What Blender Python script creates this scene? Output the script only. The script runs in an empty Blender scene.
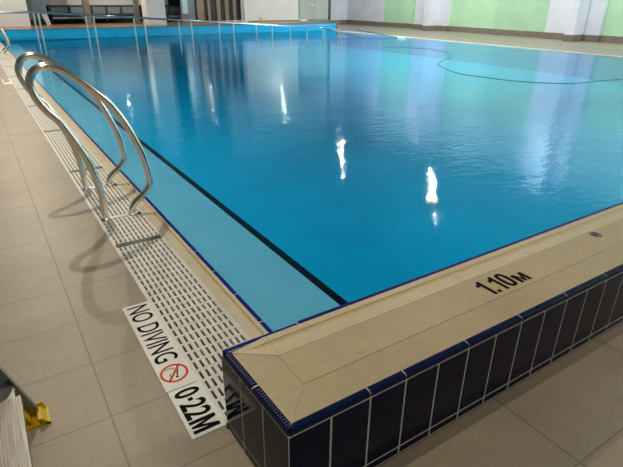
import bpy, bmesh, math, random
from mathutils import Vector, Matrix
random.seed(7)
S = bpy.context.scene
COL = S.collection
PI = math.pi

# ------------------------------------------------------------------ materials
def new_mat(name):
    m = bpy.data.materials.new(name); m.use_nodes = True
    nt = m.node_tree; nt.nodes.clear()
    out = nt.nodes.new('ShaderNodeOutputMaterial')
    return m, nt, out

def N(nt, kind, **kw):
    n = nt.nodes.new(kind)
    for k, v in kw.items():
        setattr(n, k, v)
    return n

def M2(nt, op, a, b=None, c=None):
    n = nt.nodes.new('ShaderNodeMath'); n.operation = op
    for i, v in enumerate((a, b, c)):
        if v is None: continue
        if isinstance(v, (int, float)): n.inputs[i].default_value = v
        else: nt.links.new(v, n.inputs[i])
    return n.outputs[0]

def mixc(nt, fac, a, b):
    n = nt.nodes.new('ShaderNodeMix'); n.data_type = 'RGBA'
    for sock, v in ((n.inputs[0], fac), (n.inputs[6], a), (n.inputs[7], b)):
        if isinstance(v, (int, float)): sock.default_value = v
        elif isinstance(v, tuple): sock.default_value = (*v, 1)
        else: nt.links.new(v, sock)
    return n.outputs[2]

def noise(nt, vec, scale, detail=4, rough=.55):
    n = nt.nodes.new('ShaderNodeTexNoise')
    n.inputs['Scale'].default_value = scale; n.inputs['Detail'].default_value = detail
    n.inputs['Roughness'].default_value = rough
    if vec is not None: nt.links.new(vec, n.inputs['Vector'])
    return n.outputs['Fac']

def ramp(nt, fac, lo, hi):
    n = nt.nodes.new('ShaderNodeMapRange'); n.clamp = True
    n.inputs['From Min'].default_value = lo; n.inputs['From Max'].default_value = hi
    nt.links.new(fac, n.inputs['Value'])
    return n.outputs[0]

def line_mask(nt, coord, pitch, off, width):
    """1 on a joint of given width at coord = off + k*pitch"""
    a = M2(nt, 'SUBTRACT', coord, off)
    a = M2(nt, 'DIVIDE', a, pitch)
    f = M2(nt, 'FRACT', M2(nt, 'ADD', a, 0.5))
    d = M2(nt, 'ABSOLUTE', M2(nt, 'SUBTRACT', f, 0.5))
    return M2(nt, 'LESS_THAN', d, width / pitch / 2)

def coords(nt):
    tc = nt.nodes.new('ShaderNodeTexCoord'); sp = nt.nodes.new('ShaderNodeSeparateXYZ')
    nt.links.new(tc.outputs['Object'], sp.inputs[0])
    return tc.outputs['Object'], sp.outputs[0], sp.outputs[1], sp.outputs[2]

def principled(nt, out, rough=.5, metal=0., spec=.5):
    p = nt.nodes.new('ShaderNodeBsdfPrincipled')
    p.inputs['Roughness'].default_value = rough; p.inputs['Metallic'].default_value = metal
    p.inputs['Specular IOR Level'].default_value = spec
    nt.links.new(p.outputs[0], out.inputs[0])
    return p

def bump(nt, p, height, strength, dist=.002):
    b = nt.nodes.new('ShaderNodeBump'); b.inputs['Strength'].default_value = strength
    b.inputs['Distance'].default_value = dist
    nt.links.new(height, b.inputs['Height']); nt.links.new(b.outputs[0], p.inputs['Normal'])

def plain(name, col, rough=.5, metal=0., var=.08, scale=30, spec=.5):
    m, nt, out = new_mat(name); p = principled(nt, out, rough, metal, spec)
    v, x, y, z = coords(nt)
    n = noise(nt, v, scale)
    dark = tuple(c * (1 - var) for c in col); light = tuple(min(1, c * (1 + var)) for c in col)
    nt.links.new(mixc(nt, ramp(nt, n, .3, .7), dark, light), p.inputs['Base Color'])
    return m

def deck_mat(name, col, joint, px, ox, py, oy, jw=.005, ox2=None, rough=.42):
    m, nt, out = new_mat(name); p = principled(nt, out, rough, 0, .35)
    v, x, y, z = coords(nt)
    if ox2 is not None:
        right = M2(nt, 'GREATER_THAN', x, .5)
        xo = M2(nt, 'SUBTRACT', x, M2(nt, 'MULTIPLY', right, ox2 - ox))
    else: xo = x
    jx = line_mask(nt, xo, px, ox, jw); jy = line_mask(nt, y, py, oy, jw * .75)
    j = M2(nt, 'MAXIMUM', jx, jy)
    n1 = noise(nt, v, 2.2, 5, .6); n2 = noise(nt, v, 60, 3); n3 = noise(nt, v, 9, 6, .7)
    base = mixc(nt, ramp(nt, n1, .3, .7), tuple(c * .86 for c in col), tuple(c * 1.08 for c in col))
    base = mixc(nt, M2(nt, 'MULTIPLY', ramp(nt, n2, .35, .7), .22), base, tuple(c * .6 for c in col))
    base = mixc(nt, M2(nt, 'MULTIPLY', ramp(nt, n3, .56, .74), .36), base, tuple(c * .55 for c in col))
    base = mixc(nt, M2(nt, 'MULTIPLY', j, .6), base, joint)
    nt.links.new(base, p.inputs['Base Color'])
    h = M2(nt, 'SUBTRACT', M2(nt, 'MULTIPLY', n2, .25), j)
    bump(nt, p, h, .35, .002)
    return m

def tile_mat(name, col, joint, pitch, off=(0, 0, 0), jw=.006, rough=.25, axes='xyz', jf=.5):
    m, nt, out = new_mat(name); p = principled(nt, out, rough)
    v, x, y, z = coords(nt)
    g = None
    for ax, c, o, pt in zip('xyz', (x, y, z), off, pitch):
        if ax not in axes: continue
        l = line_mask(nt, c, pt, o, jw)
        g = l if g is None else M2(nt, 'MAXIMUM', g, l)
    n1 = noise(nt, v, 1.3, 3)
    base = mixc(nt, ramp(nt, n1, .3, .7), tuple(c * .92 for c in col), tuple(min(1, c * 1.06) for c in col))
    base = mixc(nt, M2(nt, 'MULTIPLY', g, jf), base, joint)
    nt.links.new(base, p.inputs['Base Color'])
    return m

def water_mat():
    m, nt, out = new_mat('pool_water_surface')
    v, x, y, z = coords(nt)
    tr = nt.nodes.new('ShaderNodeBsdfTransparent'); tr.inputs[0].default_value = (.74, .945, 1, 1)
    gl = nt.nodes.new('ShaderNodeBsdfGlossy'); gl.inputs['Roughness'].default_value = .02
    gl.inputs['Color'].default_value = (.74, .95, 1, 1)
    fr = nt.nodes.new('ShaderNodeFresnel'); fr.inputs['IOR'].default_value = 1.33
    # gentle swell plus fine ripples, both stretched across the pool; livelier where the cleaner's cable lies
    mp = nt.nodes.new('ShaderNodeMapping'); mp.inputs['Rotation'].default_value = (0, 0, .55)
    mp.inputs['Scale'].default_value = (.9, 2.0, 1)
    nt.links.new(v, mp.inputs[0])
    a = noise(nt, mp.outputs[0], 1.7, 2, .5); b = noise(nt, mp.outputs[0], 9, 3, .55); big = noise(nt, v, .22, 2)
    amp = ramp(nt, big, .38, .62)
    rip = M2(nt, 'MULTIPLY', M2(nt, 'MULTIPLY', b, M2(nt, 'ADD', M2(nt, 'MULTIPLY', amp, .8), .3)), .55)
    h = M2(nt, 'ADD', M2(nt, 'MULTIPLY', a, .5), rip)
    bp = nt.nodes.new('ShaderNodeBump'); bp.inputs['Strength'].default_value = 1.0; bp.inputs['Distance'].default_value = WAVE
    nt.links.new(h, bp.inputs['Height'])
    nt.links.new(bp.outputs[0], gl.inputs['Normal']); nt.links.new(bp.outputs[0], fr.inputs['Normal'])
    mx = nt.nodes.new('ShaderNodeMixShader')
    nt.links.new(fr.outputs[0], mx.inputs[0]); nt.links.new(tr.outputs[0], mx.inputs[1]); nt.links.new(gl.outputs[0], mx.inputs[2])
    nt.links.new(mx.outputs[0], out.inputs[0])
    return m
WAVE = .0075

def lamp_mat(name, col, strength):
    m, nt, out = new_mat(name); e = nt.nodes.new('ShaderNodeEmission')
    e.inputs[0].default_value = (*col, 1); e.inputs[1].default_value = strength
    nt.links.new(e.outputs[0], out.inputs[0]); return m

def brushed(name, col, rough=.3, axis_scale=(300, 4, 4)):
    m, nt, out = new_mat(name); p = principled(nt, out, rough, 1.)
    v, x, y, z = coords(nt)
    mp = nt.nodes.new('ShaderNodeMapping'); mp.inputs['Scale'].default_value = axis_scale; nt.links.new(v, mp.inputs[0])
    n = noise(nt, mp.outputs[0], 1, 4, .6)
    nt.links.new(mixc(nt, ramp(nt, n, .35, .65), tuple(c * .5 for c in col), col), p.inputs['Base Color'])
    return m

BEIGE = (.415, .338, .242)
mat = {}
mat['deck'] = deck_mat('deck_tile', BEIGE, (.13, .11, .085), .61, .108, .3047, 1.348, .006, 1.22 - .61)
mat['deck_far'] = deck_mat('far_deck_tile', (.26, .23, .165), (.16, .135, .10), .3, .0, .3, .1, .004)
mat['stone'] = deck_mat('coping_stone', (.78, .66, .43), (.46, .36, .22), .2505, .791, 50, 20, .0022, rough=.4)
mat['stone_y'] = deck_mat('coping_stone_left', (.72, .62, .43), (.45, .36, .22), 50, 20, .2505, 2.053, .0025, rough=.4)
mat['groove'] = plain('warm_groove', (.68, .53, .29), .5)  # groove in a darker, warmer tone than the coping stone
mat['ribbed'] = deck_mat('ribbed_top_tile', (.63, .51, .305), (.48, .38, .23), .25, .67, .143, .857, .0025, rough=.5)
mat['navy'] = plain('navy_glazed_tile', (.004, .005, .042), .09, 0, .2, 6, .2)
mat['navy_trim'] = plain('navy_trim_tile', (.005, .009, .060), .14, 0, .2, 8, .4)
mat['navy_strip'] = plain('navy_strip_tile', (.003, .014, .21), .4, 0, .15, 8, .15)
mat['grout_blue'] = plain('pale_grout', (.82, .95, .95), .7)
mat['grout_cream'] = plain('cream_grout', (.80, .72, .60), .7)
mat['stud'] = plain('pale_stud', (.30, .30, .36), .5)
mat['black'] = plain('black_tile', (.001, .001, .001), .6, 0, .1, 30, .05)
mat['pool_floor'] = tile_mat('pool_floor_tile', (.0, .60, .97), (.0, .53, .87), (.25, .25, .25), jw=.008, axes='xy', jf=.35)
mat['ledge'] = tile_mat('ledge_tile', (.36, .78, 1.0), (.33, .72, .93), (.05, .05, .05), jw=.004, axes='xy', jf=.3)
mat['pool_wall'] = tile_mat('pool_wall_tile', (.006, .46, .82), (.06, .55, .86), (.25, .25, .125), (0, 0, .05), jw=.012, axes='xz', jf=.5)
mat['water'] = water_mat()
mat['grate'] = plain('white_grating_plastic', (.80, .77, .68), .45, 0, .05, 20)
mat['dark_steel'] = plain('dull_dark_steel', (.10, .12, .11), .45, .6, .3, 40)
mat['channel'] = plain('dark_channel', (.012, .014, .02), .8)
mat['chrome'] = plain('polished_stainless', (.88, .85, .79), .2, 1., .03, 10)
mat['rail_steel'] = plain('darkened_stainless', (.42, .47, .5), .3, 1., .08, 10)  # steel base colour darkened for the dim surroundings it mirrors
mat['satin'] = plain('satin_stainless', (.86, .86, .84), .36, 1., .12, 60)
mat['flange'] = plain('dark_flange', (.18, .18, .15), .4, .8, .2, 50)
mat['sign_white'] = plain('white_sign_tile', (.88, .86, .79), .35, 0, .04, 40)
mat['ink'] = plain('black_ink', (.006, .006, .006), .8, 0, .1, 30, .08)
mat['red'] = plain('red_ink', (.75, .045, .005), .5, 0, .05, 30, .2)
mat['pale_edge'] = plain('pale_coping', (.74, .72, .64), .5, 0, .05, 3)
mat['green'] = tile_mat('green_wall_tile', (.47, .74, .48), (.43, .68, .44), (.3, .3, .15), jw=.006, axes='yz', jf=.3, rough=.3)
mat['green2'] = tile_mat('green_wall_tile_deep', (.42, .66, .44), (.39, .61, .41), (.3, .3, .15), jw=.006, axes='yz', jf=.3, rough=.3)
mat['white_tile'] = tile_mat('white_wall_tile', (.76, .78, .86), (.68, .70, .76), (.3, .3, .15), jw=.008, axes='xyz', jf=.35, rough=.3)
mat['white_wall'] = plain('white_paint', (.80, .82, .82), .6, 0, .03, 2)
mat['taupe'] = plain('taupe_skirting_tile', (.205, .17, .135), .4, 0, .12, 5)
mat['grey_wall'] = plain('grey_paint', (.6, .6, .61), .6, 0, .05, 2)
mat['shade_wall'] = plain('dark_grey_paint', (.25, .25, .25), .7, 0, .05, 2)
mat['upper_wall'] = plain('grey_green_paint', (.40, .50, .46), .6, 0, .04, 2)
mat['brown_deck'] = plain('brown_wet_deck', (.27, .165, .09), .3, 0, .2, 5)
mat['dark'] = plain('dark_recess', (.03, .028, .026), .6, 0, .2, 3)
mat['bluegrey'] = plain('bluegrey_panel', (.18, .24, .29), .45, 0, .1, 4)
mat['post_taupe'] = plain('taupe_post', (.20, .18, .15), .5, 0, .1, 6)
mat['fin'] = plain('taupe_partition_board', (.23, .20, .165), .45, 0, .1, 6)
mat['fin_dark'] = plain('dark_partition_board', (.035, .03, .025), .5, 0, .15, 6)
mat['door'] = plain('grey_green_door', (.46, .52, .52), .35, 0, .03, 3)
mat['frame_dark'] = plain('dark_frame', (.05, .05, .045), .4)
mat['ceiling'] = plain('pale_ceiling', (.42, .44, .45), .7, 0, .05, 1)
mat['glass_blue'] = plain('pale_blue_glass', (.45, .65, .75), .1, 0, .05, 3)
mat['alu'] = brushed('brushed_aluminium', (.33, .31, .28), .42, (260, 6, 6))
mat['alu_side'] = plain('dull_aluminium', (.36, .38, .34), .42, .7, .15, 25)
mat['yellow'] = plain('yellow_plastic', (.76, .47, .0), .4, 0, .12, 30)
mat['cable'] = plain('dark_cable', (.02, .15, .19), .6)
mat['white_plastic'] = plain('white_plastic', (.9, .9, .88), .4, 0, .02, 5)
mat['beige_plastic'] = plain('beige_plastic', (.5, .5, .44), .5)
mat['housing'] = plain('lamp_housing', (.25, .25, .25), .5)
mat['lamp'] = lamp_mat('lit_lamp_lens', (1, .95, .86), 30)

# ------------------------------------------------------------------ mesh helpers
class MB:
    def __init__(s): s.v = []; s.f = []; s.mi = []; s.smooth = []
    def add(s, vs, fs, mi=0, smooth=False):
        o = len(s.v); s.v += [tuple(v) for v in vs]
        for f in fs: s.f.append([i + o for i in f]); s.mi.append(mi); s.smooth.append(smooth)
        return s
    def box(s, x0, x1, y0, y1, z0, z1, mi=0):
        vs = [(x, y, z) for z in (z0, z1) for y in (y0, y1) for x in (x0, x1)]
        return s.add(vs, [(0, 2, 3, 1), (4, 5, 7, 6), (0, 1, 5, 4), (2, 6, 7, 3), (0, 4, 6, 2), (1, 3, 7, 5)], mi)
    def bbox(s, x0, x1, y0, y1, z0, z1, b=.003, mi=0, seg=2):
        bm = bmesh.new()
        vs = [bm.verts.new((x, y, z)) for z in (z0, z1) for y in (y0, y1) for x in (x0, x1)]
        for f in [(0, 2, 3, 1), (4, 5, 7, 6), (0, 1, 5, 4), (2, 6, 7, 3), (0, 4, 6, 2), (1, 3, 7, 5)]: bm.faces.new([vs[i] for i in f])
        bmesh.ops.bevel(bm, geom=bm.edges[:], offset=b, segments=seg, affect='EDGES', profile=.5)
        bm.verts.index_update()
        s.add([v.co[:] for v in bm.verts], [[v.index for v in f.verts] for f in bm.faces], mi); bm.free(); return s
    def tube(s, pts, r, seg=14, mi=0, closed=False):
        P = [Vector(p) for p in pts]; n = len(P); rings = []
        t0 = (P[1] - P[0]).normalized()
        u = t0.orthogonal().normalized()
        for i in range(n):
            if closed: t = (P[(i + 1) % n] - P[i - 1]).normalized()
            else: t = (P[min(i + 1, n - 1)] - P[max(i - 1, 0)]).normalized()
            u = (u - t * u.dot(t)).normalized(); w = t.cross(u)
            rr = r[i] if isinstance(r, (list, tuple)) else r
            rings.append([P[i] + (u * math.cos(a) + w * math.sin(a)) * rr for a in [2 * PI * k / seg for k in range(seg)]])
        vs = [v for R in rings for v in R]; fs = []
        for i in range(n if closed else n - 1):
            for k in range(seg):
                a, b = i * seg, ((i + 1) % n) * seg
                fs.append((a + k, a + (k + 1) % seg, b + (k + 1) % seg, b + k))
        s.add(vs, fs, mi, True)
        if not closed:
            s.add(rings[0], [list(range(seg))[::-1]], mi); s.add(rings[-1], [list(range(seg))], mi)
        return s
    def disc(s, c, r0, r1, z0, z1, seg=32, mi=0):
        """lathed ring or frustum standing on z0 (radius r0) up to z1 (radius r1)"""
        cx, cy = c
        b = [(cx + r0 * math.cos(2 * PI * k / seg), cy + r0 * math.sin(2 * PI * k / seg), z0) for k in range(seg)]
        t = [(cx + r1 * math.cos(2 * PI * k / seg), cy + r1 * math.sin(2 * PI * k / seg), z1) for k in range(seg)]
        s.add(b + t, [(k, (k + 1) % seg, seg + (k + 1) % seg, seg + k) for k in range(seg)] + [list(range(seg))[::-1], list(range(seg, 2 * seg))], mi)
        return s
    def prism(s, poly, z0, z1, mi=0):
        n = len(poly)
        s.add([(x, y, z0) for x, y in poly] + [(x, y, z1) for x, y in poly],
              [(k, (k + 1) % n, n + (k + 1) % n, n + k) for k in range(n)] + [list(range(n))[::-1], list(range(n, 2 * n))], mi); return s
    def build(s, name, mats, parent=None, loc=None):
        me = bpy.data.meshes.new(name); me.from_pydata(s.v, [], s.f); me.validate()
        for m in (mats if isinstance(mats, (list, tuple)) else [mats]): me.materials.append(mat[m])
        for p, i, sm in zip(me.polygons, s.mi, s.smooth): p.material_index = i; p.use_smooth = sm
        bm = bmesh.new(); bm.from_mesh(me); bmesh.ops.recalc_face_normals(bm, faces=bm.faces[:]); bm.to_mesh(me); bm.free()
        o = bpy.data.objects.new(name, me); COL.objects.link(o)
        if parent: o.parent = parent
        if loc: o.location = loc
        return o

def tag(o, label, cat, group=None, kind=None):
    o['label'] = label; o['category'] = cat
    if group: o['group'] = group
    if kind: o['kind'] = kind
    return o
def struct(o, label, cat):
    o['label'] = label; o['category'] = cat; o['kind'] = 'structure'; return o
def thing(name, loc, label, cat, group=None):
    o = bpy.data.objects.new(name, None); COL.objects.link(o); o.location = loc
    return tag(o, label, cat, group)
def dup(o, loc, label=None):
    c = o.copy(); COL.objects.link(c); c.location = loc
    if label: c['label'] = label
    for ch in list(o.children):
        d = ch.copy(); COL.objects.link(d); d.parent = c
        for g in list(ch.children):
            e = g.copy(); COL.objects.link(e); e.parent = d
    return c
def spline(pts, n=8):
    P = [Vector(p) for p in pts]; out = []
    for i in range(len(P) - 1):
        p0, p1, p2, p3 = P[max(i - 1, 0)], P[i], P[i + 1], P[min(i + 2, len(P) - 1)]
        for k in range(n):
            t = k / n
            out.append(.5 * ((2 * p1) + (p2 - p0) * t + (2 * p0 - 5 * p1 + 4 * p2 - p3) * t * t + (3 * p1 - p0 - 3 * p2 + p3) * t ** 3))
    out.append(P[-1]); return out
def fillet(pts, r, n=6):
    """polyline with rounded corners"""
    P = [Vector(p) for p in pts]; out = [P[0]]
    for i in range(1, len(P) - 1):
        a = (P[i - 1] - P[i]); b = (P[i + 1] - P[i]); rr = min(r, a.length * .45, b.length * .45)
        A = P[i] + a.normalized() * rr; B = P[i] + b.normalized() * rr
        for k in range(n + 1):
            t = k / n; out.append(A * (1 - t) ** 2 + P[i] * 2 * t * (1 - t) + B * t * t)
    out.append(P[-1]); return out

def text_mesh(name, body, material, rect, up, z, parent=None, bold=0., shear=0.):
    """lettering fitted into rect=(x0,x1,y0,y1), raised .6 mm; up is '+Y' or '+X' (top of the letters)"""
    cu = bpy.data.curves.new(name, 'FONT'); cu.body = body; cu.extrude = .01; cu.offset = bold; cu.resolution_u = 4
    o = bpy.data.objects.new(name, cu); COL.objects.link(o)
    bpy.context.view_layer.update()
    me = bpy.data.meshes.new_from_object(o.evaluated_get(bpy.context.evaluated_depsgraph_get()))
    bpy.data.objects.remove(o)
    xs = [v.co.x for v in me.vertices]; ys = [v.co.y for v in me.vertices]
    ax, bx, ay, by = min(xs), max(xs), min(ys), max(ys)
    x0, x1, y0, y1 = rect
    for v in me.vertices:
        u = (v.co.x - ax) / (bx - ax); w = (v.co.y - ay) / (by - ay)
        zz = z + (.0006 if v.co.z > 0 else 0)
        if up == '+Y': v.co = (x0 + u * (x1 - x0), y0 + w * (y1 - y0), zz)
        else: v.co = (x0 + w * (x1 - x0), y1 - u * (y1 - y0), zz)   # reads towards -Y, letter tops towards +X
    me.materials.clear(); me.materials.append(mat[material])
    for p in me.polygons: p.material_index = 0; p.use_smooth = False
    r = bpy.data.objects.new(name, me); COL.objects.link(r)
    if parent: r.parent = parent
    return r

# ------------------------------------------------------------------ plan
WX, WY = .420, .745          # outer corner of the raised end wall
PX0, PX1 = .765, 12.85       # water
PY0, PY1 = 1.108, 18.4
RX = 16.95; BY = 22.9; CZ = 5.0
LX, NY = -4.0, -4.0

# ------------------------------------------------------------------ floors
m = MB()
m.box(LX, .402, 1.1, PY1 + .15, -.25, 0); m.box(LX, WX + .01, NY, 1.1, -.25, 0)
m.box(.402, RX + .2, NY, WY + .01, -.25, 0)
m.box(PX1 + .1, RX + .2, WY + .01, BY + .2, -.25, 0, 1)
fl = m.build('floor', ['deck', 'deck_far']); struct(fl, 'beige tiled pool deck floor', 'floor')

# gutter: dark channel under the gratings and its cream frame strip
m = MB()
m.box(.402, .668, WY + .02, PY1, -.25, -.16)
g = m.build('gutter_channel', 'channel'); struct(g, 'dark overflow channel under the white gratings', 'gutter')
m = MB(); m.box(.4022, .413, 1.125, PY1, -.16, .0005); m.box(.6575, .6675, 1.125, PY1, -.16, .0005)
g = m.build('trim_1', 'grate'); struct(g, 'thin white edge strips framing the gutter gratings', 'trim')

# left coping: flat stone, groove, lip, navy strip
m = MB()
prof = [(.668, -.25), (.668, .001), (.716, .001), (.7185, -.004), (.724, -.004), (.727, .0025), (.7445, .0025), (.7445, -.25)]
ys = (1.0, PY1)
vs = [(x, ys[0], z) for x, z in prof] + [(x, ys[1], z) for x, z in prof]; n = len(prof)
for k in range(n):
    m.add([vs[k], vs[(k + 1) % n], vs[n + (k + 1) % n], vs[n + k]], [(0, 1, 2, 3)], 1 if k in (2, 3, 4) else 0)
m.add(vs[:n], [list(range(n))]); m.add(vs[n:], [list(range(n))])
k = 0; y = 2.053 - .2505 * 5
while y < PY1:
    m.bbox(.745, .766, max(y + .0015, 1.0), min(y + .249, PY1), -.2, .002, .002, 2, 1)
    y += .2505
m.box(.7445, .765, 1.0, PY1, -.2, .0005, 3)
c = m.build('pool_coping', ['stone_y', 'groove', 'navy_strip', 'grout_blue']); struct(c, 'cream left pool coping with navy edge strip', 'coping')

# right coping
m = MB()
y = PY0
while y < PY1:
    m.bbox(PX1 - .004, PX1 + .12, y + .002, min(y + 1.19, PY1), -.012, .012, .004, 0, 1); y += 1.2
c = m.build('pool_coping', ['pale_edge']); struct(c, 'white coping along the far right pool edge', 'coping')

# drain line on the right deck
m = MB(); m.box(14.60, 14.645, NY, 20, -.01, .0012)
c = m.build('deck_drain', 'frame_dark'); struct(c, 'dark drain line along the right deck', 'drain')

# pool basin
m = MB()
def quad(a, b, c_, d, mi): m.add([a, b, c_, d], [(0, 1, 2, 3)], mi)
LZ = -.10; LXE = 1.245
quad((LXE, PY0, -.55), (PX1, PY0, -.55), (PX1, PY1, -.55), (LXE, PY1, -.55), 0)
quad((LXE, PY0, -.55), (LXE, PY1, -.55), (LXE, PY1, LZ), (LXE, PY0, LZ), 2)
quad((.75, PY0, LZ), (LXE - .048, PY0, LZ), (LXE - .048, PY1, LZ), (.75, PY1, LZ), 1)
quad((LXE - .048, PY0, LZ), (LXE, PY0, LZ), (LXE, PY1, LZ), (LXE - .048, PY1, LZ), 3)
quad((PX1, PY0, -.55), (PX1, PY1, -.55), (PX1, PY1, .0), (PX1, PY0, .0), 2)
quad((.75, PY1, -.55), (PX1, PY1, -.55), (PX1, PY1, .0), (.75, PY1, .0), 2)
quad((.75, PY0 - .002, -.55), (PX1, PY0 - .002, -.55), (PX1, PY0 - .002, .28), (.75, PY0 - .002, .28), 2)
c = m.build('pool_basin', ['pool_floor', 'ledge', 'pool_wall', 'black']); struct(c, 'blue tiled pool basin with pale shallow ledge and black stripe', 'pool')

# water
m = MB(); m.add([(.766, PY0, -.006), (PX1, PY0, -.006), (PX1, PY1, -.006), (.766, PY1, -.006)], [(0, 1, 2, 3)])
w = m.build('pool_water', 'water')
if w.data.polygons[0].normal.z < 0: w.data.flip_normals()
tag(w, 'clear blue rippled water filling the pool', 'water', None, 'stuff')

# ------------------------------------------------------------------ raised end wall
EX = 12.95
m = MB()
m.box(WX + .0007, EX, WY + .0007, PY0 - .002, -.2, .2808, 1)                # core seen as pale grout
TW = .125; zG, zH = .28, .0257
i = 0
while .414 + TW * i < EX - .01:
    x0 = .4202 + TW * i
    a = WX + .0022 if i == 0 else x0 + .0023
    b = min(x0 + TW - .0023, EX)
    if i < 48:
        m.bbox(a, b, WY, WY + .01, zH + .0024, zG - .0030, .0012, 0, 1)
        m.bbox(a, b, WY, WY + .01, -.02, zH - .0024, .0012, 0, 1)
    else:
        m.box(a, b, WY, WY + .01, zH + .0024, zG - .0030); m.box(a, b, WY, WY + .01, -.02, zH - .0024)
    i += 1
for j in range(3):                                                      # left face tiles
    y0 = WY + TW * j
    a = WY + .0022 if j == 0 else y0 + .0023; b = min(y0 + TW - .0023, PY0)
    m.bbox(WX, WX + .01, a, b, zH + .0024, zG - .0030, .0012, 0, 1); m.bbox(WX, WX + .01, a, b, -.02, zH - .0024, .0012, 0, 1)
# rounded trim along the front, mitred at the corner
def trim_profile():
    # (inward, z): face bottom, rounded shoulder, top inner edge
    pts = [(.0, zG + .0014)]
    for k in range(6):
        a = PI * .5 * k / 5
        pts.append((.010 - .010 * math.cos(a), .2855 + .010 * math.sin(a)))
    pts.append((.022, .2960)); pts.append((.022, .280))
    return pts
TP = trim_profile()
def trim_front(xa, xb, mitre=False, mi=2):
    va = [(xa + (d if mitre else 0), WY + d, z) for d, z in TP]; vb = [(xb, WY + d, z) for d, z in TP]
    n = len(TP); m.add(va + vb, [(k, k + 1, n + k + 1, n + k) for k in range(n - 1)] + [list(range(n)), list(range(n, 2 * n))[::-1]], mi)
def trim_left(ya, yb, mitre=False, mi=2, mend=False):
    va = [(WX + d, ya + (d if mitre else 0), z) for d, z in TP]; vb = [(WX + d, yb, z) for d, z in TP]
    n = len(TP); m.add(va + vb, [(k, k + 1, n + k + 1, n + k) for k in range(n - 1)] + [list(range(n)), list(range(n, 2 * n))[::-1]], mi)
cuts = [0, 2, 3] + list(range(5, 100, 2))
for a, b in zip(cuts[:-1], cuts[1:]):
    x0 = .4202 + TW * a; x1 = .4202 + TW * b
    if x0 > EX: break
    if a == 0: trim_front(WX + .004, x1 - .002, True)
    else: trim_front(x0 + .002, min(x1 - .002, EX))
trim_left(WY + .004, .925, True); trim_left(.931, 1.098)
# pale mitre and joint grout just under the trim surface
m.box(WX + .0032, EX, WY + .0032, WY + .022, .276, .2920, 3); m.box(WX + .008, EX, WY + .008, WY + .022, .276, .2948, 3)
m.box(WX + .0032, WX + .022, WY + .0032, 1.098, .276, .2920, 3); m.box(WX + .008, WX + .022, WY + .008, 1.098, .276, .2948, 3)
for yy in [.76 + .0095 * k for k in range(36)]:                         # rows of anti-slip studs on the left trim
    for xx in (WX + .0105, WX + .0165):
        if abs(yy - .928) > .009: m.bbox(xx - .0013, xx + .0013, yy - .0015, yy + .0015, .2950, .2966, .0005, 4, 1)
e = m.build('pool_end_wall', ['navy', 'grout_blue', 'navy_trim', 'grout_cream', 'stud'])
struct(e, 'raised end wall faced with navy tiles and pale grout', 'wall')

def square_up(o):
    # the left end of the wall runs a little out of square
    for v in o.data.vertices:
        if v.co.x < .47: v.co.x -= .014 * max(0, (v.co.y - WY) / .362) * min(1, (.47 - v.co.x) / .03)
square_up(e)

# top of the end wall: hipped ribbed tiles, cream rim with groove and lip, navy inner strip
m = MB()
XL, XC = WX + .022, .533
inner = [(.857, .3065), (.990, .3065), (.994, .3055), (1.044, .304), (1.048, .3018), (1.060, .3018), (1.066, .3065), (1.089, .307), (1.091, .280)]
mi_in = [0, 0, 1, 2, 2, 2, 1, 1]
yL = [.775 + (y - .857) / (1.106 - .857) * (1.106 - .775) for y, z in inner]
for k in range(len(inner) - 1):
    (ya, za), (yb, zb) = inner[k], inner[k + 1]
    m.add([(XC, ya, za), (EX, ya, za), (EX, yb, zb), (XC, yb, zb)], [(0, 1, 2, 3)], mi_in[k])
    la, lb = (yL[k], .3003), (yL[k + 1], .3003 if k < 7 else .28)
    zA = .3003 if k < 8 else .28
    ty = [(.775 if k == 0 else None)]
# left hip: ribbed triangle + cream corner with the groove running into it
m.add([(XL, WY + .022, .2958), (XC, .857, .3065), (XC, .994, .3055), (XL, 1.085, .2958)], [(0, 1, 2, 3)], 3)
m.add([(XL, 1.085, .2958), (XC, .994, .3055), (XC, 1.044, .304), (XL + .03, 1.068, .2985)], [(0, 1, 2, 3)], 1)
m.add([(XL + .03, 1.068, .2985), (XC, 1.044, .304), (XC, 1.048, .3018), (XC, 1.060, .3018), (XC, 1.066, .3065)], [(0, 1, 2, 3, 4)], 2)
m.add([(XL, 1.085, .2958), (XL + .03, 1.068, .2985), (XC, 1.066, .3065), (XC, 1.089, .307), (XL, 1.086, .2958)], [(0, 1, 2, 3, 4)], 1)
m.add([(XL, WY + .022, .2958), (EX, WY + .022, .2958), (EX, .857, .3065), (XC, .857, .3065)], [(0, 1, 2, 3)], 3)
m.add([(XL, WY + .022, .27), (EX, WY + .022, .27), (EX, 1.085, .27), (XL, 1.085, .27)], [(0, 1, 2, 3)], 1)
# thin relief joints on the creases
for p, q in (((XL, WY + .022, .2961), (XC, .857, .3068)), ((XL, 1.085, .2961), (XC, .994, .3058)), ((XC, .857, .3068), (XC, .994, .3058)), ((XC, .857, .3068), (EX, .857, .3068)), ((XC, .992, .3062), (EX, .992, .3062))):
    m.tube([p, q], .0009, 6, 0)
x = .663 - .2505
while x < EX:
    a = max(x + .0015, WX + .003); b = min(x + .249, EX)
    m.bbox(a, b, 1.0925, 1.107, .20, .3065 if a > .55 else .3015, .003, 5, 2)
    x += .2505
m.box(WX + .014, EX, 1.0915, 1.1065, .20, .299, 6)
e = m.build('wall_top', ['ribbed', 'stone', 'groove', 'ribbed', 'groove', 'navy_strip', 'grout_blue'])
square_up(e)
struct(e, 'beige ribbed top of the raised end wall with cream rim', 'coping')

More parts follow.
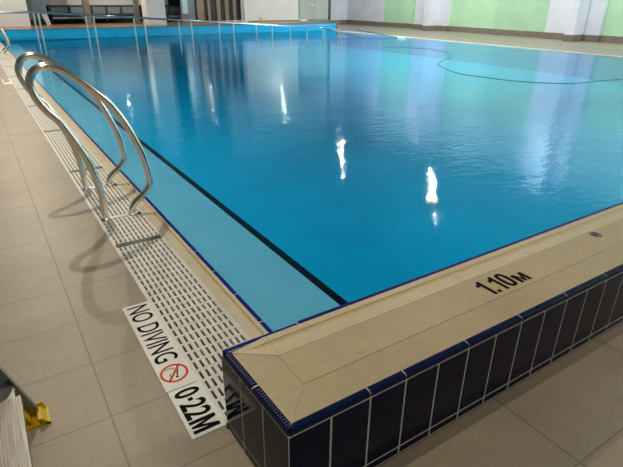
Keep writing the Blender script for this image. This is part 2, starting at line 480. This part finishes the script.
# ------------------------------------------------------------------ writing on the ground
def glyphs(name, polys, material, rect, up, z, parent=None):
    '''bold figures from outlines in a unit box (u along the writing, w up); polys = list of (outer, inner or None)'''
    x0, x1, y0, y1 = rect; m = MB()
    def P(u, w, zz): return (x0 + u * (x1 - x0), y0 + w * (y1 - y0), zz) if up == '+Y' else (x0 + w * (x1 - x0), y1 - u * (y1 - y0), zz)
    for outer, inner in polys:
        n = len(outer)
        if inner is None:
            m.add([P(u, w, z) for u, w in outer] + [P(u, w, z + .0006) for u, w in outer], [list(range(n)), list(range(n, 2 * n))] + [(k, (k + 1) % n, n + (k + 1) % n, n + k) for k in range(n)])
        else:
            m.add([P(u, w, z + .0006) for u, w in outer] + [P(u, w, z + .0006) for u, w in inner] + [P(u, w, z) for u, w in outer] + [P(u, w, z) for u, w in inner],
                  [(k, (k + 1) % n, n + (k + 1) % n, n + k) for k in range(n)] + [(k, (k + 1) % n, 2 * n + (k + 1) % n, 2 * n + k) for k in range(n)] + [(n + k, n + (k + 1) % n, 3 * n + (k + 1) % n, 3 * n + k) for k in range(n)])
    o = m.build(name, material, parent)
    return o
def g_one(u, w): return ([(u + w * .55, 0), (u + w, 0), (u + w, 1), (u + w * .62, 1), (u + w * .40, .86), (u, .80), (u, .66), (u + w * .55, .70)], None)
def g_box(u, w, a, b): return ([(u, a), (u + w, a), (u + w, b), (u, b)], None)
def g_zero(u, w, t, th, n=36):
    e = lambda a, ru, rw: (u + w / 2 + ru * math.copysign(abs(math.cos(a)) ** .75, math.cos(a)), .5 + rw * math.copysign(abs(math.sin(a)) ** .75, math.sin(a)))
    A = [2 * PI * k / n for k in range(n)]
    return ([e(a, w / 2, .5) for a in A], [e(a, w / 2 - t, .5 - th) for a in A])
def g_m(u, w, t, h=1):
    return ([(u, 0), (u + t, 0), (u + t, h * .62), (u + w / 2 - t * .28, h * .02), (u + w / 2 + t * .28, h * .02), (u + w - t, h * .62), (u + w - t, 0), (u + w, 0), (u + w, h), (u + w - t * 1.05, h), (u + w / 2, h * .40), (u + t * 1.05, h), (u, h)], None)
text = glyphs('depth_marking', [g_one(0, .145), g_box(.19, .065, 0, .17), g_one(.285, .145), g_zero(.475, .215, .072, .15), g_m(.73, .27, .075, .60)], 'ink', (1.303, 1.524, .876, .966), '+Y', .3066)
tag(text, 'black 1.10M depth marking painted on the end wall top', 'marking')

def no_diving(x0, y1, label):
    t = thing('warning_sign', (x0, y1, 0), label, 'sign')
    L, W = .602, .112
    p = MB().bbox(0, W, -L, 0, -.006, .0032, .0012, 0, 1).build('sign_plate', 'sign_white', t)
    text_mesh('lettering', 'NO DIVING', 'ink', (.014, .101, -.445, -.020), '+X', .0032, p, .006)
    c = (.056, -.520); r = .0495
    s = MB()
    ring = []
    seg = 40
    for rr in (r, r - .008):
        ring += [(c[0] + rr * math.cos(2 * PI * k / seg), c[1] + rr * math.sin(2 * PI * k / seg), .0040) for k in range(seg)]
    ring += [(vx, vy, .0030) for vx, vy, vz in ring]
    fs = [(k, (k + 1) % seg, seg + (k + 1) % seg, seg + k) for k in range(seg)]
    fs += [(k, (k + 1) % seg, 2 * seg + (k + 1) % seg, 2 * seg + k) for k in range(seg)]
    fs += [(seg + k, seg + (k + 1) % seg, 3 * seg + (k + 1) % seg, 3 * seg + k) for k in range(seg)]
    s.add(ring, fs)
    d = Vector((math.cos(-.75 * PI + .12), math.sin(-.75 * PI + .12), 0)); q = Vector((-d.y, d.x, 0)) * .0042; C = Vector((*c, .0040))
    s.add([C - d * (r - .004) - q, C + d * (r - .004) - q, C + d * (r - .004) + q, C - d * (r - .004) + q], [(0, 1, 2, 3)])
    sy = s.build('prohibition_ring', 'red', p)
    f = MB()
    def stroke(pts, w, z=.0037):
        for (ax, ay), (bx, by) in zip(pts[:-1], pts[1:]):
            dd = Vector((bx - ax, by - ay, 0)).normalized(); qq = Vector((-dd.y, dd.x, 0)) * w / 2
            A = Vector((c[0] + ax, c[1] + ay, z)); B = Vector((c[0] + bx, c[1] + by, z))
            f.add([A - qq, B - qq, B + qq, A + qq], [(0, 1, 2, 3)])
    # a diver over a ledge: letter-up is +X, reading direction is -Y
    stroke([(-.028, .030), (.004, .030), (.004, .016)], .003)                # pool edge
    stroke([(.018, .012), (.010, -.002), (.006, -.018)], .0045)              # trunk and legs
    stroke([(.010, -.002), (.000, .004)], .003)                              # arm
    f.disc((c[0] + .003, c[1] - .024), .005, .005, .0031, .0038, 12)
    stroke([(-.018, -.030), (-.014, -.020), (-.018, -.010), (-.014, .0)], .003)   # waves
    f.build('diver_pictogram', 'ink', p)
    return t
def depth_sign(x0, y1, label):
    t = thing('depth_sign', (x0, y1, 0), label, 'sign')
    p = MB().bbox(0, .112, -.236, 0, -.006, .0032, .0012, 0, 1).build('sign_plate', 'sign_white', t)
    text_mesh('lettering', '0', 'ink', (.013, .100, -.054, -.014), '+X', .0032, p, .02)
    text_mesh('lettering', '22', 'ink', (.013, .100, -.160, -.078), '+X', .0032, p, .024)
    glyphs('lettering', [g_box(.02, .09, .40, .58)], 'ink', (.013, .100, -.222, -.059), '+X', .0032, p)
    glyphs('lettering', [g_m(.655, .345, .085)], 'ink', (.013, .100, -.222, -.059), '+X', .0032, p)
    return t
no_diving(.290, 1.957, 'white NO DIVING floor sign with a crossed-out diver in a red ring')
depth_sign(.2935, 1.352, 'white 0.22M depth sign on the floor against the end wall corner')
t = thing('deck_sign', (.285, 9.72, 0), 'small white sign plate on the far left deck beside the gratings', 'sign')
p = MB().bbox(0, .115, -.6, 0, -.006, .0032, .0012, 0, 1).build('sign_plate', 'sign_white', t)
text_mesh('lettering', 'NO DIVING', 'ink', (.018, .098, -.405, -.022), '+X', .0032, p, -.004)

# ------------------------------------------------------------------ gutter gratings
PL = .2895; GX0, GX1 = .4135, .657
def grating_mesh():
    m = MB(); W = GX1 - GX0; rows = 10; pitch = W / rows; ln = PL - .002
    for k in range(rows + 1):
        xc = k * pitch; hw = .0074
        m.box(max(0, xc - hw), min(W, xc + hw), 0, ln, -.022, -.0005)
    n = 5
    for k in range(n + 1):
        yc = k * ln / n; m.box(0.0001, W - .0001, max(0.0001, yc - .0065), min(ln - .0001, yc + .0065), -.020, -.0009)
    for xs in (.06, .18): m.box(xs - .004, xs + .004, 0, ln, -.16, -.02)
    return m
words = ['first', 'second', 'third', 'fourth', 'fifth', 'sixth', 'seventh', 'eighth', 'ninth', 'tenth', 'eleventh', 'twelfth']
bars = [2.590 + 1.4925 * k for k in range(-1, 11)]
g0 = None
def place_grate(y, label):
    global g0
    if g0 is None:
        g0 = grating_mesh().build('gutter_grating', 'grate', None, (GX0, y, 0)); o = g0
    else:
        o = g0.copy(); COL.objects.link(o); o.location = (GX0, y, 0)
    tag(o, label, 'grating', 'white gutter gratings along the left pool edge')
ends = ['nearest the camera', 'second from the camera', 'in the middle', 'fourth from the camera', 'farthest from the camera']
for bi, yb in enumerate(bars):
    for k in range(5):
        y = yb + .0225 + k * PL
        if y < 1.10: continue
        if y + PL > PY1: break
        if bi == 0: lab = f'white slotted gutter grating between the end wall and first dark divider, {ends[k]}'
        else: lab = f'white slotted gutter grating {ends[k]} of those beyond the {words[bi - 1]} dark divider'
        place_grate(y, lab)
    if yb > 1.2 and yb < PY1 - .1:
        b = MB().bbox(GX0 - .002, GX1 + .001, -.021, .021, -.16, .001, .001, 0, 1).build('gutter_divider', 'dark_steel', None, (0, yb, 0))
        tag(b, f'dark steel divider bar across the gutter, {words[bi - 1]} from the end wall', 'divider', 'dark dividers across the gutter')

# ------------------------------------------------------------------ grab rails
def grab_rail(Y, label):
    t = thing('grab_rail', (0, Y, 0), label, 'rail', 'stainless grab rails at the left pool edge')
    pts = [(.452, -.002), (.450, .06), (.447, .188), (.408, .378), (.321, .584), (.246, .690), (.212, .775), (.211, .835), (.246, .882), (.310, .894), (.382, .866),
           (.470, .792), (.573, .684), (.651, .552), (.706, .405), (.727, .327), (.740, .235), (.737, .168), (.694, .115), (.632, .066), (.611, .03), (.608, -.002)]
    m = MB().tube(spline([(x, 0, z) for x, z in pts], 7), .0205, 18); m.build('rail_tube', 'chrome', t)
    pl = MB().bbox(.432, .650, -.021, .021, -.0005, .004, .001, 0, 1).build('mounting_plate', 'satin', t)
    for x in (.452, .609):
        f = MB().disc((x, 0), .031, .024, .004, .011, 24); f.build('flange', 'satin', pl)
    MB().bbox(.634, .656, -.030, -.006, -.0002, .010, .002, 0, 1).build('clamp', 'flange', pl)
    return t
r1 = grab_rail(3.0, 'polished stainless looped grab rail, nearer of the pair on the gratings')
dup(r1, (0, 3.62, 0), 'polished stainless looped grab rail, farther of the near pair on the gratings')
dup(r1, (0, 14.0, 0), 'distant stainless grab rail at the far left picture edge, nearer one')
dup(r1, (0, 14.62, 0), 'distant stainless grab rail at the far left picture edge, farther one')

# ------------------------------------------------------------------ ramp handrails
def ramp_rail(path, posts, label, floorz=-.54):
    t = thing('ramp_handrail', (0, 0, 0), label, 'handrail', 'stainless handrails of the ramp')
    m = MB().tube(fillet(path, .25), .024, 10); m.build('rail', 'rail_steel', t)
    for x, y, z in posts:
        p = MB().tube([(x, y, floorz), (x, y, z)], .023, 10); p.build('post', 'satin', t)
    return t
zr = lambda X: .9215 - .0641 * X
xs = [1.74, 3.16, 4.61, 6.09, 7.55, 9.02, 10.48]
t = ramp_rail([(.34, 17.8, 0), (.34, 17.8, .81), (1.74, 17.8, .81), (10.5, 17.8, .25), (12.35, 17.8, .235), (12.35, 17.2, .225), (12.35, 15.61, .12), (12.35, 13.75, .015)],
              [(x, 17.8, min(.81, zr(x))) for x in xs] + [(12.0, 17.8, .237), (12.35, 17.2, .225), (12.35, 15.6, .12)], 'outer stainless ramp handrail along the far and right pool walls')
MB().tube([(12.35, 13.75, .012), (12.36, 13.55, .008), (12.38, 13.40, .0)], [.03, .045, .03], 12).build('end_cap', 'white_plastic', t)
ramp_rail([(.34, 16.6, 0), (.34, 16.6, .82), (1.74, 16.6, .82), (10.5, 16.6, .25), (11.2, 16.6, .215), (11.2, 15.53, .105), (11.2, 14.09, -.02)],
          [(x, 16.6, min(.82, zr(x))) for x in xs] + [(11.2, 16.5, .21), (11.2, 15.4, .10)], 'inner stainless ramp handrail standing in the water, nearer the camera')

# cable on the water
pts = [(9.6, 11.2), (10.3, 10.6), (10.25, 9.66), (9.53, 8.66), (8.28, 7.86), (7.77, 7.28), (7.37, 6.5), (7.37, 5.91), (7.5, 5.3), (7.97, 4.74), (8.63, 4.64), (9.32, 4.56), (10.2, 4.6)]
c = MB().tube(spline([(x, y, -.004) for x, y in pts], 8), .0045, 8).build('floating_cable', 'cable')
tag(c, 'thin dark cable floating in a loose curve on the water', 'cable')

# ------------------------------------------------------------------ end wall fitting
t = thing('drain_fitting', (2.083, .962, .3065), 'small round metal fitting set into the end wall top', 'fitting')
MB().disc((0, 0), .027, .025, 0, .0022, 28).build('rim', 'flange', t)
m = MB().disc((0, 0), .019, .017, .0022, .0032, 24); m.build('cover', 'dark_steel', t)
m = MB()
for a in (0, 2.1, 4.2): MB().disc((.0215 * math.cos(a), .0215 * math.sin(a)), .003, .0025, .0022, .0040, 10).build('screw', 'satin', t)


# ------------------------------------------------------------------ step ladder at the lower left
t = thing('step_ladder', (0, 0, 0), 'ribbed aluminium step ladder with yellow foot at lower left corner', 'ladder')
lean = -.32
def rail_bm(y_web, side, ztop=1.15, z0=.03):
    m = MB(); fw = .017 * side
    def ch(xf, xb, ya, yb):
        vs = []
        for z in (z0, ztop):
            o = lean * z
            vs += [(xf + o, ya, z), (xf + o, yb, z), (xb + o, yb, z), (xb + o, ya, z)]
        m.add(vs, [(0, 1, 5, 4), (1, 2, 6, 5), (2, 3, 7, 6), (3, 0, 4, 7), (3, 2, 1, 0), (4, 5, 6, 7)])
    F, B = -.073, -.165
    ch(F, B, y_web, y_web + .003 * side)
    ch(F, F - .0035, y_web, y_web - fw)
    ch(B, B + .0035, y_web, y_web - fw)
    return m
def foot_bm(y_web, side):
    m = MB(); fw = .062 * side; F, B = -.058, -.172
    def pl(xa, xb, xat, xbt, ya, yb, za, zb):
        m.add([(xa, ya, za), (xb, ya, za), (xb, yb, za), (xa, yb, za), (xat, ya, zb), (xbt, ya, zb), (xbt, yb, zb), (xat, yb, zb)],
              [(3, 2, 1, 0), (4, 5, 6, 7), (0, 1, 5, 4), (1, 2, 6, 5), (2, 3, 7, 6), (3, 0, 4, 7)])
    h = .065; o = lean * h
    pl(F, B, F + o * .6, B + o * .6, y_web + .004 * side, y_web + .009 * side, 0, h * .6)       # outer plate
    pl(F, F - .010, F + o, F + o - .010, y_web + .009 * side, y_web - fw, 0, h * .45)  # front flange
    pl(B, B + .006, B + o, B + o + .006, y_web + .009 * side, y_web - fw * .6, 0, h)
    m.box(B, F, min(y_web + .009 * side, y_web - fw), max(y_web + .009 * side, y_web - fw), 0, .010)
    pl(-.112, -.107, -.122, -.117, y_web, y_web - fw * .8, .01, h * .6)          # rib
    return m
for y, s in ((1.485, 1), (.96, -1)):
    r = rail_bm(y, s).build('side_rail', 'alu_side', t)
    foot_bm(y, s).build('foot_cap', 'yellow', r)
    MB().tube([(-.140, y - .003 * s, .16), (-.140, y + .005 * s, .16)], .006, 10).build('rivet', 'dark_steel', r)
for k in range(4):
    z = .165 + .235 * k; o = lean * z
    m = MB(); nose = -.064 + o; back = nose - .084
    ya, yb = .965, 1.395 if k == 0 else 1.44
    m.box(back, nose, ya, yb, z - .008, z - .003)
    n = 17
    for q in range(n):                                       # ribs along the tread
        xa = back + .003 + q * (.085 / n); m.box(xa, xa + .0031, ya, yb, z - .003, z)
    m.box(nose - .004, nose, ya, yb, z - .032, z - .0005); m.box(back, back + .004, ya, yb, z - .032, z - .003)
    tr = m.build('tread', 'alu', t)
    MB().box(nose, nose + .0045, ya, yb + .001, z - .034, z - .0015).build('tread_edge', 'alu_side', tr)
    MB().box(back, nose, yb, yb + .004, z - .034, z - .004).build('end_bracket', 'alu_side', tr)
    MB().box(back + .01, nose - .01, yb + .004, 1.485, z - .028, z - .012).build('end_bracket', 'alu_side', tr)
m = MB().bbox(-.56, -.40, .95, 1.495, 1.135, 1.165, .006); m.build('top_cap', 'yellow', t)
for y in (1.47, .975):
    m = MB().tube([(-.92, y, .0), (-.52, y, 1.14)], .016, 10); m.build('rear_leg', 'alu_side', t)
m = MB().tube([(-.80, .975, .34), (-.80, 1.47, .34)], .010, 8); m.build('cross_brace', 'alu_side', t)

# ------------------------------------------------------------------ far end: blue tiled raised edge, deck, walls
PZ = .30
m = MB(); m.box(LX, 13.05, PY1, PY1 + .02, -.3, PZ, 0); m.box(13.03, 13.05, PY1 + .02, 20.6, -.3, PZ, 0)
m.bbox(LX, 13.05, PY1 - .012, PY1 + .03, PZ - .005, PZ + .008, .003, 1, 1)
c = m.build('far_pool_wall', ['pool_wall', 'dark']); struct(c, 'light blue tiled raised wall at the far pool end', 'wall')
m = MB(); m.box(LX, 13.03, PY1 + .02, 20.6, -.1, PZ, 0); m.box(LX, 9.9, 20.6, BY, -.1, PZ, 0); m.box(13.03, 14.3, 19.9, 20.6, -.1, PZ, 0)
c = m.build('far_platform', 'brown_deck'); struct(c, 'brown deck strip along the far end', 'deck')

FY = 20.6
# white panels / walls
m = MB(); m.box(LX, 1.87, FY, FY + .15, PZ - .03, CZ); c = m.build('wall_far_left', 'white_wall'); struct(c, 'white wall panel at far left', 'wall')
m = MB(); m.box(10.06, 12.58, FY, FY + .2, PZ + .03, CZ); m.box(10.06, 14.30, FY + .02, FY + .2, 2.45, CZ); m.box(9.9, 10.06, FY - .04, FY + .2, PZ, CZ)
m.box(14.20, 14.31, FY + .01, BY, 0, CZ, 1)
c = m.build('wall_far_middle', ['white_wall', 'post_taupe']); struct(c, 'white wall between dark partition and grey door', 'wall')
m = MB(); m.box(10.06, 14.2, FY - .012, FY, PZ, PZ + .035); c = m.build('baseboard_far', 'taupe'); struct(c, 'low taupe skirting under the far white wall', 'skirting')
# recess back and header
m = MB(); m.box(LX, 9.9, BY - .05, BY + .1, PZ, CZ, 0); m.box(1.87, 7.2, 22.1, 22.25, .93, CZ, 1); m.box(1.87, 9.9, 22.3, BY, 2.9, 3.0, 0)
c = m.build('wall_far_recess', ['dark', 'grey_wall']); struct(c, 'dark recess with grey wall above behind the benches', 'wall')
m = MB(); m.box(1.87, 2.55, 21.4, 21.5, PZ + .18, CZ, 0); m.box(1.87, 2.55, 21.38, 21.5, PZ, PZ + .18, 1)
c = m.build('wall_recess_side', ['bluegrey', 'dark']); struct(c, 'blue grey wall beside the far left white panel', 'wall')
# columns in the far end
def col(x0, x1, y0, y1, z0, z1, ma, label, name='column'):
    c = MB().bbox(x0, x1, y0, y1, z0, z1, .01, 0, 1).build(name, ma); struct(c, label, 'column'); return c
col(5.57, 6.24, 19.55, 20.2, PZ, CZ, 'white_wall', 'white square pillar standing on the far pool edge')
col(3.72, 3.94, 21.0, 21.2, PZ, CZ, 'post_taupe', 'thin taupe post between the two far left benches')
col(5.46, 5.62, 20.7, 20.9, PZ, CZ, 'post_taupe', 'thin taupe post just left of the white pillar')
p = col(7.27, 7.55, 20.7, 20.95, PZ, .63, 'post_taupe', 'short taupe post right of the white pillar')
g = MB().box(7.30, 7.50, 20.68, 20.9, .63, 2.9).build('glass_panel', 'glass_blue'); tag(g, 'narrow pale blue glass strip above the short taupe post', 'panel')
c = MB().box(7.55, 7.93, 21.0, 21.1, PZ, 2.9).build('locker_door', 'bluegrey'); tag(c, 'tall blue grey panel left of the dark partition', 'panel')

# benches in the recess
def bench(x0, x1, n, label):
    t = thing('bench', (x0, 22.0, PZ), label, 'bench', 'benches in the far recess'); w = x1 - x0
    for k in range(n):
        a = w * k / n; MB().bbox(a + .05, a + w / n - .03, -.02, .02, .33, .56, .008).build('back_panel', 'bluegrey', t)
    f = MB()
    f.box(0, w, .02, .05, .22, .62)
    for k in range(n + 1): f.box(w * k / n - .03, w * k / n + .03, -.04, .05, .0, .60)
    f.box(0, w, -.35, .05, .28, .32)
    f.build('frame', 'frame_dark', t)
    MB().bbox(0, w, -.42, -.06, .17, .245, .01).build('seat', 'bluegrey', t)
bench(2.72, 4.0, 2, 'dark framed bench with blue grey panels left of the thin taupe post')
bench(4.15, 5.8, 3, 'dark framed bench with blue grey panels beside the white pillar')
bench(6.62, 7.7, 2, 'dark framed bench with blue grey panels right of the white pillar')
# leaning pale board
b = MB().add([(2.44, 21.2, PZ), (2.58, 21.2, PZ), (2.58, 21.26, PZ), (2.44, 21.26, PZ), (2.32, 21.3, .74), (2.50, 21.3, .74), (2.50, 21.36, .74), (2.32, 21.36, .74)],
             [(3, 2, 1, 0), (4, 5, 6, 7), (0, 1, 5, 4), (1, 2, 6, 5), (2, 3, 7, 6), (3, 0, 4, 7)]).build('bench_end', 'grey_wall')
tag(b, 'pale grey slanted board at the left end of the benches', 'board')

# dark partition with upright taupe boards
t = thing('folding_partition', (7.95, 20.9, PZ), 'tall dark partition of upright taupe boards on small feet', 'partition')
MB().box(0, 1.98, .06, .09, .06, 2.6).build('backing', 'fin_dark', t)
for a, b in ((.0, .30), (.46, .58), (.86, 1.02), (1.22, 1.38), (1.58, 1.72)):
    f = MB().bbox(a, b, -.03, .06, .07, 2.6, .008).build('board', 'fin', t)
    for q in (a + .02, b - .05): MB().box(q, q + .03, -.02, .03, 0, .07).build('foot', 'satin', f)

# grey double door
t = bpy.data.objects.new('door_1', None); COL.objects.link(t); t.location = (12.58, FY, PZ); struct(t, 'grey green double door in the far wall', 'door')
for a in (.02, .82):
    d = MB().bbox(a, a + .79, .02, .07, .03, 2.42, .005).build('door_leaf', 'door', t)
MB().bbox(.62, .74, -.02, .02, .60, .66, .008).build('handle', 'white_plastic', t)
f = MB(); f.box(-.02, .02, 0, .1, 0, 2.47); f.box(1.60, 1.66, -.02, .1, -.3, 2.47); f.box(-.02, 1.66, 0, .1, 2.42, 2.47); f.build('frame', 'frame_dark', t)
# small objects by the door
b = MB().bbox(12.50, 12.83, 20.30, 20.52, PZ, PZ + .055, .01).build('white_block', 'white_plastic'); tag(b, 'small white block lying on the far edge by the grey door', 'block')
t = thing('wall_socket', (10.66, FY, .41), 'small beige socket box low on the far white wall', 'socket')
MB().bbox(-.05, .05, -.03, 0, -.05, .05, .006).build('box', 'beige_plastic', t); MB().bbox(-.03, .03, -.036, -.03, -.03, .03, .002).build('cover', 'grey_wall', t)

# right corner back wall
m = MB(); m.box(14.30, RX + .2, BY, BY + .2, 0, CZ); c = m.build('wall_far_right', 'white_tile'); struct(c, 'white tiled wall in the far right corner', 'wall')
m = MB(); m.box(14.31, RX, BY - .03, BY, 0, .20); c = m.build('baseboard_far_right', 'taupe'); struct(c, 'taupe skirting in the far right corner', 'skirting')

# ------------------------------------------------------------------ right wall
GH = 2.9
m = MB()
m.box(RX, RX + .2, 19.95, BY, .2, CZ, 0)                                  # white tiles next to the corner
m.box(RX, RX + .2, 17.7, 19.95, .2, GH, 1)                               # green
m.box(RX, RX + .2, 13.39, 16.2, .2, GH, 1)
m.box(RX - .08, RX + .2, 11.1, 13.39, .2, GH, 2)
m.box(RX, RX + .2, NY, 9.5, .2, GH, 1)
m.box(RX, RX + .2, NY, 19.95, GH, CZ, 3)
c = m.build('wall_right', ['white_tile', 'green', 'green2', 'upper_wall']); struct(c, 'right wall of pale green and white tiles', 'wall')
m = MB()
m.box(RX - .012, RX + .2, 17.7, BY, 0, .2); m.box(RX - .012, RX + .2, 13.39, 16.2, 0, .2); m.box(RX - .092, RX + .2, 11.1, 13.39, 0, .2); m.box(RX - .012, RX + .2, NY, 9.5, 0, .2)
c = m.build('baseboard_right', 'taupe'); struct(c, 'taupe skirting along the right wall', 'skirting')
def pil(y0, y1, cy0, cy1, label):
    m = MB(); m.box(16.80, RX + .2, y0, y1, .2, CZ, 0); m.box(16.79, RX + .2, y0 - .008, y1 + .008, 0, .2, 1)
    m.box(16.25, 16.80, cy0, cy1, .2, CZ, 0); m.box(16.238, 16.80, cy0 - .01, cy1 + .01, 0, .2, 1)
    c = m.build('column', ['white_tile', 'taupe']); struct(c, label, 'column')
pil(15.75, 17.70, 16.27, 16.60, 'white tiled column on the right wall, farther one')
pil(9.32, 11.21, 9.82, 10.13, 'white tiled column on the right wall, nearer one')
pil(3.2, 5.0, 3.7, 4.0, 'white tiled column on the right wall beyond the picture')

# remaining room shell
m = MB(); m.box(LX - .2, LX, NY - .2, BY + .2, -.25, CZ); c = m.build('wall_left', 'shade_wall'); struct(c, 'dark grey left wall', 'wall')
m = MB(); m.box(LX - .2, RX + .2, NY - .2, NY, -.25, CZ); c = m.build('wall_near', 'shade_wall'); struct(c, 'dark grey wall behind the camera', 'wall')
m = MB(); m.box(LX - .2, RX + .2, NY - .2, BY + .2, CZ, CZ + .2); c = m.build('ceiling', 'ceiling'); struct(c, 'pale ceiling', 'ceiling')

# ------------------------------------------------------------------ lamps
def lamp(x, y, z, power, label, size=.075, group='round lamps hung over the pool sides', col=(1, .88, .72)):
    t = thing('ceiling_lamp', (x, y, z), label, 'lamp', group)
    m = MB().disc((0, 0), size * .62, size * .42, .006, .16, 24); m.build('lamp_shade', 'housing', t)
    MB().disc((0, 0), size * .5, size * .5, .0, .008, 24).build('lens', 'lamp', t)
    if CZ - z > .3: MB().tube([(0, 0, .16), (0, 0, CZ - z)], .012, 8).build('rod', 'housing', t)
    ld = bpy.data.lights.new('lamp_light', 'AREA'); ld.shape = 'DISK'; ld.size = size; ld.energy = power; ld.color = col
    lo = bpy.data.objects.new('lamp_light', ld); COL.objects.link(lo); lo.parent = t; lo.location = (0, 0, -.01)
    return t
for y, pw in ((-2.75, 9), (1.4, 13), (5.3, 44), (10.2, 58), (15.1, 60)):
    lamp(.32, y, 4.3, pw, 'round lamp hung over the left deck side of the pool')
for y, pw in ((10.4, 95), (15.3, 105)):
    lamp(11.3, y, 4.3, pw, 'round lamp hung over the right side of the pool')
for y in (-1.0, 3.0):  # cool fill lamps added out of view to light the right wall
    lamp(15.4, y, 4.6, 60, 'added fill lamp over the right deck, out of view', .3, 'added fill lamps over the right deck', (.78, .9, 1))
for x, pw in ((1.2, 16), (4.6, 24), (8.0, 12), (11.4, 5)):
    lamp(x, 20.1, 2.8, pw, 'small lamp over the far deck', .06, 'small lamps over the far deck')

lamp(7.5, .4, 4.3, 75, 'unseen fill lamp added over the near end of the pool')  # added out of view to brighten the near part of the pool
def washer(y, power):  # unseen strip lights added to brighten the green wall
    t = thing('added_wall_washer', (14.9, y, 4.55), 'long unseen washer lamp added to brighten the right wall', 'lamp', 'added wall washers along the right wall')
    MB().bbox(-.09, .02, -1.0, 1.0, .0, .12, .01).build('housing', 'housing', t)
    for q in (-.7, .7): MB().tube([(-.04, q, .12), (-.04, q, CZ - 4.55)], .012, 8).build('rod', 'housing', t)
    ld = bpy.data.lights.new('added_washer_light', 'AREA'); ld.shape = 'RECTANGLE'; ld.size = .06; ld.size_y = 1.9; ld.energy = power; ld.color = (.86, .95, 1)
    lo = bpy.data.objects.new('added_washer_light', ld); COL.objects.link(lo); lo.parent = t; lo.location = (.03, 0, -.01); lo.rotation_euler = (0, -math.radians(40), 0)
for y in (6.6, 10.4, 14.3, 18.6): washer(y, 54)

wd = bpy.data.worlds.new('world'); S.world = wd; wd.use_nodes = True
wd.node_tree.nodes['Background'].inputs[0].default_value = (.5, .55, .6, 1); wd.node_tree.nodes['Background'].inputs[1].default_value = .3

# unseen window added behind the camera, for cool light on the right columns
mat['daylight'] = lamp_mat('added_daylight_pane', (.72, .87, 1), 3)
for n_, (xa, xb) in enumerate(((13.2, 16.4),)):
    m = MB()
    for a, b, c_, d in ((xa, xb, 1.2, 1.26), (xa, xb, 3.94, 4.0), (xa, xa + .06, 1.26, 3.94), (xb - .06, xb, 1.26, 3.94), ((xa + xb) / 2 - .03, (xa + xb) / 2 + .03, 1.26, 3.94)):
        m.box(a, b, NY, NY + .06, c_, d)
    wf = m.build(f'window_{n_ + 1}', 'white_plastic'); struct(wf, 'added daylit window in the wall behind the camera, out of view', 'window')
    MB().box(xa + .06, xb - .06, NY + .012, NY + .02, 1.26, 3.94).build('pane', 'daylight', wf)

# ------------------------------------------------------------------ camera
f, yaw, pitch, roll, h = 496.4333, .5739, .4429, -.0064, 1.2222
F = Vector((math.sin(yaw) * math.cos(pitch), math.cos(yaw) * math.cos(pitch), -math.sin(pitch)))
R = Vector((math.cos(yaw), -math.sin(yaw), 0)); D = F.cross(R)
R2 = R * math.cos(roll) + D * math.sin(roll); D2 = -R * math.sin(roll) + D * math.cos(roll)
cd = bpy.data.cameras.new('camera'); cam = bpy.data.objects.new('camera', cd); COL.objects.link(cam)
cd.sensor_fit = 'HORIZONTAL'; cd.sensor_width = 36; cd.lens = f * 36 / 623; cd.clip_start = .02; cd.clip_end = 200
cam.matrix_world = Matrix(((R2.x, -D2.x, -F.x, 0), (R2.y, -D2.y, -F.y, 0), (R2.z, -D2.z, -F.z, h), (0, 0, 0, 1)))
S.camera = cam

vs = S.view_settings; S.display_settings.display_device = 'sRGB'
vs.view_transform = 'Standard'; vs.look = 'None'; vs.exposure = 1.15; vs.gamma = 1; vs.use_curve_mapping = False
S.cycles.use_denoising = True
S.cycles.sample_clamp_indirect = 6
S.cycles.transparent_max_bounces = 12
